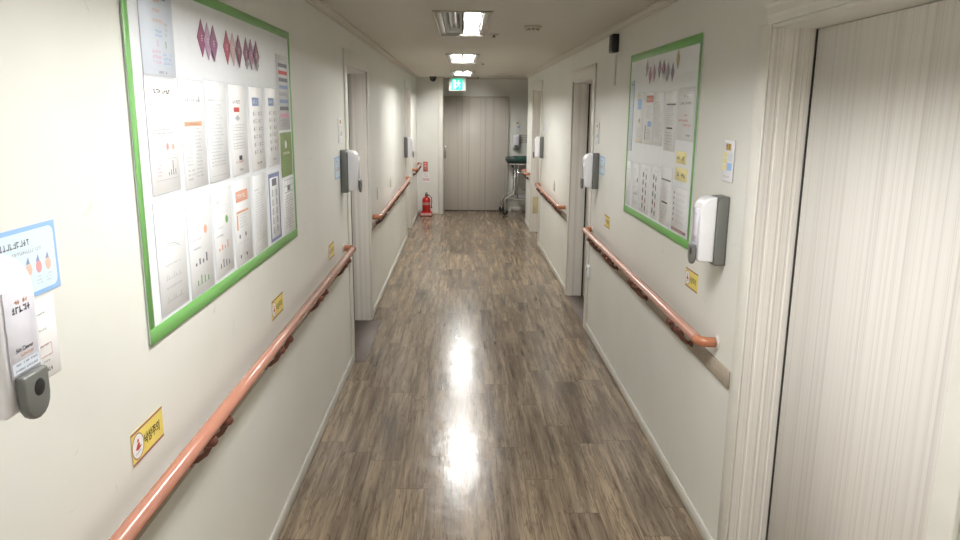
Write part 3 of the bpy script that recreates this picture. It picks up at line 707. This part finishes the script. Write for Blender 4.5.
# ------------------------------------------------------------------ yellow fall-warning stickers
def sticker(side, y0, y1, z0, z1, label):
    w, h = y1 - y0, z1 - z0
    loc = onL(y0, z0, .0008) if side < 0 else onR(y1, z0, .0008); rz = RL if side < 0 else RR
    t = thing('warning_sticker', label, 'sticker', loc, rz, 'yellow fall warning stickers')
    b = MB(); b.box(0, w, -.0012, 0, 0, h, YELLOW); b.q(0, w, 0, .006, MAROON, -.0014); b.q(0, w, h - .006, h, MAROON, -.0014); b.build('plate', t)
    e = MB(); cx = .030; r = h * .36; cz = h / 2
    e.disc(cx, cz, r + .003, MAROON, -.0016, 20); e.disc(cx, cz, r, PAPER_W, -.0018, 20)
    e.disc(cx + .001, cz + r * .45, r * .17, REDP, -.002, 10)
    e.poly([(cx - r * .5, cz - r * .2), (cx + r * .1, cz - r * .35), (cx + r * .35, cz + r * .2), (cx - r * .05, cz + r * .28)], REDP, -.002)
    e.poly([(cx, cz - r * .35), (cx + r * .6, cz - r * .2), (cx + r * .55, cz - r * .05), (cx, cz - r * .1)], REDP, -.002)
    e.poly([(cx - r * .5, cz - r * .62), (cx + r * .5, cz - r * .5), (cx + r * .5, cz - r * .42), (cx - r * .5, cz - r * .54)], BLUEP, -.002)
    e.build('emblem', t)
    text_part('lettering', '낙상주의', .031, INK_K, t, .062, -.002, h / 2 - .0115, sx=(w - .074) / (.031 * 4.0))
sticker(-1, 1.592, 1.768, .906, .986, 'yellow warning sticker on the left wall nearest the viewer')
sticker(-1, 2.865, 3.048, .891, .970, 'yellow warning sticker below the far end of the left notice board')
sticker(-1, 4.145, 4.320, .880, .966, 'small yellow warning sticker on the left wall before the first doorway')
sticker(1, 3.047, 3.218, .964, 1.048, 'yellow warning sticker below the large hand sanitiser on the right wall')
sticker(1, 4.968, 5.155, .940, 1.022, 'small yellow warning sticker on the right wall beyond the notice board')

# ------------------------------------------------------------------ hand sanitiser dispensers
def dispenser(loc, rz, label, big=False):
    t = thing('sanitiser_dispenser', label, 'hand sanitiser dispenser', loc, rz, 'wall hand sanitiser dispensers')
    W = .104; hw = W / 2
    b = MB(); b.prism_x([(-.001, 0), (-.042, 0), (-.046, .008), (-.046, .245), (-.036, .262), (-.001, .264)], -hw, hw, GREY_P, .006, 2); b.build('back_plate', t)
    s = MB(); pr = [(-.047, .012), (-.100, .014), (-.107, .022), (-.108, .190)]
    for k in range(9):
        a = PI / 2 * k / 8; pr.append((-.062 - .046 * math.cos(a), .205 + .056 * math.sin(a)))
    pr.append((-.047, .262)); s.prism_x(pr, -hw + .002, hw - .002, WHITE_P, .008, 3)
    sh = s.build('cover', t)
    w = MB(); w.bevbox(-.036, .036, -.1105, -.1088, .075, .215, mat('clear_window_plastic', (.72, .72, .80), .15), .0006, 1)
    win = w.build('window', sh)
    l = MB(); Yl = -.1112
    if big:
        l.q(-.034, .034, .081, .100, PAPER_B, Yl)
        glyphs(l, -.028, .030, .094, .0975, INK_D, Yl - .0003); glyphs(l, -.028, .030, .085, .0885, INK_D, Yl - .0003)
        glyphs(l, -.012, .024, .190, .198, ORANGE, Yl)
        glyphs(l, -.020, .030, .176, .187, INK_D, Yl)
        glyphs(l, -.012, .022, .106, .111, ORANGE, Yl)
        l.build('label_print', win)
        text_part('label_lettering', 'Skin Cleaner', .0095, INK_K, win, -.022, Yl, .115, sx=.9)
    else:
        glyphs(l, -.020, .022, .190, .200, INK_D, Yl); glyphs(l, -.016, .022, .100, .108, INK_D, Yl); l.q(-.03, .034, .066, .082, PAPER_B, Yl)
        l.build('label_print', win)
    v = MB(); pts = [(-.033, .078), (.033, .078)]
    for k in range(9): a = -PI * k / 8; pts.append((.033 * math.cos(a), .032 + .034 * math.sin(a)))
    v.slab(pts, -.124, -.1095, GREY_P, .005, 3)
    lv = v.build('push_lever', t); lv['label'] = 'grey push lever'
    d = MB(); d.lathe([(0, -.1255), (.011, -.1255), (.0145, -.1240)], BLACK, (.004, 0, .050), 16, 'y'); d.build('lever_dimple', lv)
    return t
dispenser(onL(1.062, 1.262), RL, 'large white and grey hand sanitiser dispenser cut off by the left edge of the photo', True).scale.z = .93
dispenser(onR(2.795, 1.150), RR, 'white and grey hand sanitiser dispenser between the right notice board and near door', False)
dispenser(onL(4.690, 1.215), RL, 'hand sanitiser dispenser on the left wall beside the first doorway')
dispenser(onL(9.80, 1.125), RL, 'hand sanitiser dispenser on the left wall beside the farther doorway')
dispenser(onR(5.500, 1.165), RR, 'hand sanitiser dispenser on the right wall beside the middle doorway')
dispenser(onR(9.30, 1.160), RR, 'hand sanitiser dispenser on the right wall beside the farthest right doorway')
dispenser((.935, YE, 1.085), 0, 'hand sanitiser dispenser on the end wall above the trolley bed')

# posters and plates around them
def poster(side, y0, y1, z0, z1, label, big=False):
    w, h = y1 - y0, z1 - z0
    loc = onL(y0, z0, .0008) if side < 0 else onR(y1, z0, .0008); rz = RL if side < 0 else RR
    m = MB(); m.box(0, w, -.0012, 0, 0, h, SKYP)
    r = .014; b = .008; pts = []
    for cx, cz, a0 in ((w - b - r, h - b - r, 0), (b + r, h - b - r, 90), (b + r, b + r, 180), (w - b - r, b + r, 270)):
        for k in range(5): a = math.radians(a0 + 22.5 * k); pts.append((cx + r * math.cos(a), cz + r * math.sin(a)))
    m.poly(pts, mat('ice_blue_print', (.66, .80, .90), .3), -.0014)
    p = m; glyphs(p, .10 * w, .58 * w, .74 * h, .83 * h, INK_D, -.0017); glyphs(p, .12 * w, .75 * w, .63 * h, .68 * h, INK, -.0017)
    for k in range(5):
        cx = (.18 + .16 * k) * w; p.disc(cx, .40 * h, .0095, [PEACH, SKYP, PEACH, ROSEP, PEACH][k], -.0017, 9, .012); p.poly([(cx - .008, .48 * h), (cx, .58 * h), (cx + .004, .48 * h)][::-1], BLUEP, -.0019)
        lines(p, cx - .010, cx + .010, .13 * h, .27 * h, 3, INK, -.0017, .5, .2)
    t = m.build('handwashing_poster', None, loc, rz); tag(t, label, 'poster', 'blue bordered posters by the dispensers')
poster(-1, 1.185, 1.375, 1.392, 1.518, 'blue bordered hand washing poster behind the nearest left dispenser')
poster(-1, 4.44, 4.625, 1.315, 1.445, 'small blue bordered poster beside the dispenser at the first left doorway')
poster(1, 5.245, 5.43, 1.285, 1.412, 'small blue bordered poster beside the dispenser at the middle right doorway')
def card(m, w, h):
    for k in range(4): glyphs(m, .25 * w, .75 * w, (.80 - .2 * k) * h, (.83 - .2 * k) * h, INK, Y)
    grid(m, .45 * w, .8 * w, .28 * h, .42 * h, 1, 1, REDP, Y); glyphs(m, .4 * w, .8 * w, .08 * h, .13 * h, INK_K, Y)
paper(-1, 1.225, 1.345, 1.235, 1.385, 'white instruction card below the poster behind the nearest left dispenser', card, PAPER_W, None, False, 'instruction_card', .0008)
def plate(loc, rz, label, w=.115, h=.155):
    t = thing('status_plate', label, 'wall plate', loc, rz, 'white rounded status plates')
    m = MB(); m.bevbox(0, w, -.006, -.0005, 0, h, WHITE_P, .005, 2); m.build('plate', t)
    p = MB(); yy = -.0065
    p.q(.30 * w, .75 * w, .76 * h, .92 * h, mat('gold_print', (.50, .33, .08), .4), yy); glyphs(p, .34 * w, .72 * w, .79 * h, .89 * h, INK_K, yy - .0003)
    for k in range(3): p.q(.06 * w, .45 * w, (.28 + .15 * k) * h, (.40 + .15 * k) * h, YELLOW_L, yy)
    p.q(.50 * w, .92 * w, .28 * h, .46 * h, SKYP, yy); p.q(.50 * w, .92 * w, .50 * h, .68 * h, PAPER_B, yy)
    glyphs(p, .2 * w, .8 * w, .10 * h, .14 * h, INK, yy); p.build('print', t)
plate(onR(2.850, 1.468), RR, 'white status plate with yellow and blue tabs above the near right dispenser')
plate(onL(4.600, 1.522), RL, 'white status plate above the dispenser at the first left doorway')
plate(onR(5.630, 1.495), RR, 'white status plate above the dispenser at the middle right doorway')
plate(onR(9.27, 1.46), RR, 'white status plate above the dispenser at the farthest right doorway')
plate((.905, YE, 1.41), 0, 'white plate on the end wall above the dispenser', .10, .15)

# switches, sockets
def switch(loc, rz, label, w=.07, h=.115):
    t = thing('wall_switch', label, 'switch', loc, rz, 'small white wall switches')
    m = MB(); m.bevbox(-w / 2, w / 2, -.008, -.0005, -h / 2, h / 2, mat('ivory_plastic', (.62, .60, .52), .35), .003, 2); m.build('faceplate', t)
    for k in (-1, 1):
        r = MB(); r.bevbox(-w * .28, w * .28, -.0125, -.0082, k * h * .19 - h * .13, k * h * .19 + h * .13, WHITE_P, .002, 1); r.build('rocker', t)
switch(onL(6.62, 1.00), RL, 'white switch on the left wall above the near end of the middle handrail')
switch(onL(7.82, .99), RL, 'white switch on the left wall above the middle of the middle handrail')
switch(onR(8.06, .935), RR, 'white switch above the middle right handrail')
switch(onR(11.2, 1.02), RR, 'small switch on the far right wall end above the short handrail')
t = thing('door_sensor_box', 'small white box low on the right wall at the middle doorway edge', 'box', onR(5.675, .49), RR)
m = MB(); m.bevbox(-.03, .03, -.022, -.0005, -.05, .05, WHITE_P, .004, 2); m.build('case', t); m = MB(); m.lathe([(0, -.0245), (.008, -.0245), (.009, -.0222)], GREY_P, (0, 0, .02), 12, 'y'); m.build('button', t)

# black box and conduit high on the right wall
t = thing('wall_speaker', 'small black box high on the right wall under the ceiling strip', 'speaker', onR(4.99, 2.165), RR)
m = MB(); m.bevbox(-.055, .055, -.045, -.001, -.060, .055, BLACK, .005, 2); m.build('case', t)
m = MB()
for k in range(6): m.bevbox(-.045, .045, -.0475, -.0455, -.045 + .016 * k, -.037 + .016 * k, mat('dark_brown_grille', (.03, .012, .012), .5), .0006, 1)
m.build('grille', t)
t = MB(); t.bevbox(XR - .010, XR - .0006, 4.985, 4.998, 1.90, 2.09, TRIM, .002, 1)
tag(t.build('cable_duct'), 'thin white vertical cable duct below the black wall box', 'cable duct')

# ------------------------------------------------------------------ ceiling fittings
t = thing('smoke_detector', 'white smoke detector on the ceiling right of the nearest light', 'smoke detector', (.458, 5.03, CEIL))
m = MB(); m.lathe([(.0, -.0005), (.056, -.0006), (.058, -.008), (.050, -.014), (.040, -.016)], CEILM, n=24); m.build('base', t)
m = MB(); m.lathe([(.040, -.016), (.036, -.026), (.020, -.032), (0, -.033)], CEILM, n=24)
for k in range(8):
    a = 2 * PI * k / 8; m.bevbox(.037 * math.cos(a) - .006, .037 * math.cos(a) + .006, .037 * math.sin(a) - .006, .037 * math.sin(a) + .006, -.026, -.020, BLACK, .001, 1)
m.build('sensor_head', t)
for x, y, lb in ((.226, 5.56, 'sprinkler head beside the far end of the nearest ceiling light'), (.235, 8.80, 'sprinkler head beside the middle visible ceiling light'), (.245, 12.25, 'sprinkler head near the exit sign')):
    t = thing('sprinkler_head', lb, 'sprinkler', (x, y, CEIL), group='ceiling sprinklers')
    m = MB(); m.lathe([(0, -.0005), (.036, -.0006), (.036, -.004), (.014, -.009)], CEILM, n=20); m.build('escutcheon', t)
    m = MB(); m.lathe([(.008, -.008), (.007, -.014), (.004, -.018), (.016, -.021), (.016, -.023), (0, -.024)], BLACK, n=14); m.build('nozzle', t)
t = thing('ceiling_vent', 'round ceiling vent near the far right corner', 'ceiling vent', (.63, 11.27, CEIL))
m = MB(); m.lathe([(.155, -.0006), (.155, -.006), (.135, -.014), (.125, -.006)], CEILM, n=32); m.build('ring', t)
m = MB()
for r in (.10, .07, .04): m.lathe([(r + .016, -.003), (r, -.020), (r - .010, -.012), (r + .006, -.002)], CEILM, n=28)
m.lathe([(.022, -.004), (.016, -.022), (0, -.022)], CEILM, n=16)
m.build('cones', t)
t = thing('dome_camera', 'small black dome camera on the ceiling near the left end wall', 'camera', (-.477, 12.32, CEIL))
m = MB(); m.lathe([(0, -.0005), (.058, -.0006), (.060, -.022), (.054, -.030)], BLACK, n=24); m.build('base', t)
m = MB(); m.lathe([(.052 * math.cos(a), -.030 - .052 * math.sin(a)) for a in [PI / 2 * k / 7 for k in range(8)]], mat('smoked_dome', (.02, .02, .022), .08), n=24); m.build('dome', t)
# exit sign
t = thing('exit_sign', 'glowing green running man exit sign hanging below the ceiling at the far end', 'exit sign', (-.085, 12.18, 2.045))
m = MB(); m.bevbox(-.132, .132, -.02, .02, 0, .205, mat('exit_case', (.62, .64, .62), .4), .004, 2); m.build('case', t)
m = MB(); m.bevbox(-.012, .012, -.010, .010, .2055, .2245, FIXT, .001, 1); m.build('hanger', t)
m = MB(); m.bevbox(-.088, .088, -.0245, -.0205, .016, .190, EXITG, .001, 1); fc = m.build('face', t)
m = MB(); yy = -.0252
m.poly([(-.068, .035), (-.02, .035), (-.02, .172), (-.068, .172)], EXITW, yy)
m.disc(.022, .158, .012, EXITW, yy, 12)
m.poly([(.004, .095), (.028, .092), (.036, .140), (.008, .144)], EXITW, yy)
m.poly([(.026, .134), (.060, .118), (.058, .108), (.026, .120)][::-1], EXITW, yy); m.poly([(.012, .140), (-.014, .122), (-.010, .112), (.014, .126)], EXITW, yy)
m.poly([(.006, .098), (.028, .096), (.050, .070), (.044, .034), (.034, .036), (.036, .066)], EXITW, yy)
m.poly([(.004, .098), (.018, .094), (.006, .062), (-.014, .056), (-.016, .066), (-.002, .070)], EXITW, yy)
m.build('running_man', fc)

# ------------------------------------------------------------------ fire extinguisher and its signs
EX, EY = -.600, 12.36
t = thing('fire_extinguisher', 'red fire extinguisher standing at the far left corner', 'fire extinguisher', (EX, EY, .078))
m = MB(); m.lathe([(0, .002), (.062, .002), (.070, .010), (.070, .185), (.066, .205), (.050, .228), (.024, .240), (.020, .256)], RED, n=28); m.build('cylinder', t)
m = MB(); m.lathe([(.0712, .110), (.0712, .150)], mat('label_grey', (.42, .20, .18), .4), n=28); m.build('label_band', t)
m = MB(); m.lathe([(.021, .254), (.024, .262), (.022, .286), (0, .290)], BLACK, n=14); m.tube([(0, 0, .285), (-.01, -.02, .305), (.02, -.075, .315)], .008, BLACK, 8); m.tube([(0, 0, .275), (.02, -.05, .285), (.035, -.085, .288)], .007, BLACK, 8); m.build('valve', t)
m = MB(); m.tube([(.018, 0, .272), (.055, -.01, .262), (.088, -.02, .225), (.092, -.02, .16), (.086, -.02, .10)], .007, BLACK, 10); h_ = m.build('hose', t)
m = MB(); m.lathe([(.007, .095), (.013, .06), (.014, .055)], BLACK, (.086, -.02, 0), 12); m.build('nozzle', h_)
t = thing('extinguisher_stand', 'red plastic stand with a pale band under the fire extinguisher', 'stand', (EX, EY, 0))
m = MB(); m.bevbox(-.100, .100, -.095, .095, .0008, .066, RED, .010, 3); m.build('base', t)
m = MB(); m.lathe([(.084, .060), (.084, .076), (.078, .079), (.074, .070)], RED, n=28); m.build('rim', t)
m = MB(); m.bevbox(-.088, .088, -.0975, -.0955, .016, .050, mat('pale_sticker', (.80, .66, .60), .4), .0006, 1)
glyphs(m, -.07, .07, .024, .042, REDP, -.0980); m.build('sticker', t)
t = thing('extinguisher_sign', 'red vertical fire extinguisher sign with white lettering on the short end wall', 'sign', (-.645, 12.5595, .725))
m = MB(); m.bevbox(-.012, .062, -.004, -.0005, .0, .165, REDP, .001, 1); m.build('plate', t)
for k, ch in enumerate('소화기'): text_part('lettering', ch, .045, PAPER_W, t, .003, -.0045, .118 - .050 * k)
t = thing('no_entry_labels', 'white card with two red prohibition symbols below the red sign', 'sign', (-.66, 12.5595, .545))
m = MB(); m.box(-.012, .108, -.003, -.0005, .0, .145, PAPER_W); m.build('card', t)
m = MB()
for cx in (.020, .078):
    m.disc(cx, .045, .026, REDP, -.0034, 20); m.disc(cx, .045, .019, PAPER_W, -.0037, 20); m.poly([(cx - .019, .058), (cx - .014, .063), (cx + .019, .032), (cx + .014, .027)][::-1], REDP, -.0040)
glyphs(m, .01, .09, .090, .105, MAROON, -.0034); glyphs(m, .01, .09, .118, .132, REDP, -.0034)
m.build('symbols', t)
# grey rack / paper grid on the end wall right of the dispenser
t = thing('glove_rack', 'grey wire rack on the end wall right of the dispenser above the trolley bed', 'rack', (1.09, YE, 1.20))
m = MB()
for z in (0, .045, .09, .13): m.tube([(-.085, -.03, z), (.16, -.03, z)], .004, CHROME, 8)
for x in (-.085, .035, .16): m.tube([(x, -.002, .13), (x, -.03, .13), (x, -.03, 0), (x, -.002, 0)], .004, CHROME, 8)
m.build('wire_frame', t)

# ------------------------------------------------------------------ trolley bed at the far right
t = thing('trolley_bed', 'chrome trolley bed with dark green mattress standing at the end of the corridor', 'hospital trolley', (1.45, 12.70, 0))
ox, oy = 1.45, 12.70
x0, x1, w = .78 - ox, 2.45 - ox, .23
m = MB(); m.tube([(x0, -w, .86), (x1, -w, .86), (x1, w, .86), (x0, w, .86), (x0, -w, .86)], .014, CHROME, 10)
m.box(x0 + .02, x1 - .02, -w + .01, w - .01, .868, .880, mat('stretcher_deck', (.25, .25, .25), .5)); m.build('top_frame', t)
m = MB(); m.bevbox(x0 - .03, x1 + .02, -w - .01, w + .01, .882, .965, DGREEN, .025, 4); mt = m.build('mattress', t)
m = MB(); m.bevbox(x0 + .10, x1 - .2, -w - .018, w + .018, .918, .976, mat('green_sheet', (.006, .06, .042), .6), .012, 3); m.build('green_cover', mt)
m = MB()
for yy in (-w, w):
    for (a, s) in ((x0 + .11, 1), (x1 - .11, -1)):
        m.tube([(a, yy, .85), (a, yy, .42), (a - s * .02, yy, .36), (a - s * .16, yy, .27), (a - s * .195 + .03 * (yy < 0), yy, .22), (a - s * .195 + .04 * (yy < 0), yy, .105)], .014, CHROME, 10)
        m.tube([(a + s * .05, yy, .85), (a + s * .05, yy, .30)], .011, CHROME, 10)
    m.tube([(x0 + .02, yy, .27), (x1 - .02, yy, .27)], .013, CHROME, 10); m.tube([(x0 + .11, yy, .42), (x1 - .11, yy, .42)], .010, CHROME, 8); m.tube([(x0 + .11, yy, .72), (x1 - .11, yy, .72)], .010, CHROME, 8)
for a in (x0 + .11, x1 - .11): m.tube([(a, -w, .42), (a, w, .42)], .010, CHROME, 8); m.tube([(a, -w, .72), (a, w, .72)], .010, CHROME, 8)
m.tube([(x0 + .02, -w, .27), (x0 + .02, w, .27)], .013, CHROME, 10)
m.build('leg_frame', t)
m = MB(); m.bevbox(x0 + .14, x1 - .14, -w + .015, w - .015, .285, .300, mat('tray_grey', (.45, .45, .46), .35), .003, 1); m.build('lower_tray', t)
m = MB(); m.bevbox(x0 + .06, x0 + .09, -w + .02, w - .02, .80, .845, BLACK, .008, 2); m.build('crank_bar', t)
for (a, yy) in ((x0 - .045, -w), (x0 - .085, w), (x1 + .125, -w), (x1 + .085, w)):
    c = MB(); c.lathe([(0, .012), (.030, .012), (.046, .010), (.050, .004), (.050, -.004), (.046, -.010), (.030, -.012), (0, -.012)], BLACK, (a, yy, .0515), 20, 'y'); cw = c.build('caster', t)
    c = MB(); c.bevbox(a - .014, a + .014, yy - .020, yy - .015, .045, .11, CHROME, .002, 1); c.bevbox(a - .014, a + .014, yy + .015, yy + .020, .045, .11, CHROME, .002, 1); c.bevbox(a - .014, a + .014, yy - .02, yy + .02, .106, .114, CHROME, .002, 1); c.build('fork', cw)

# ------------------------------------------------------------------ world, camera
w = bpy.data.worlds.new('world'); scene.world = w; w.use_nodes = True
w.node_tree.nodes['Background'].inputs[0].default_value = (0, 0, 0, 1)
f, pit, yaw, roll = 737., .2115, .0252, .009
cp, sp, cy, sy = math.cos(pit), math.sin(pit), math.cos(yaw), math.sin(yaw)
fw = Vector((sy * cp, cy * cp, -sp)); rt = Vector((cy, -sy, 0)); up = rt.cross(fw)
r2 = rt * math.cos(roll) + up * math.sin(roll); u2 = -rt * math.sin(roll) + up * math.cos(roll)
cam = bpy.data.objects.new('camera', bpy.data.cameras.new('camera')); COL.objects.link(cam)
M = Matrix((r2, u2, -fw)).transposed().to_4x4(); M.translation = Vector((0, 0, 1.72)); cam.matrix_world = M
cam.data.sensor_width = 36; cam.data.lens = f / 960 * 36; cam.data.clip_start = .02
scene.camera = cam
scene.view_settings.view_transform = 'Standard'; scene.view_settings.look = 'None'; scene.view_settings.gamma = 1
scene.view_settings.use_curve_mapping = False; scene.view_settings.exposure = .54
scene.cycles.max_bounces = 12; scene.cycles.diffuse_bounces = 8; scene.cycles.caustics_reflective = False
scene.cycles.sample_clamp_indirect = 6
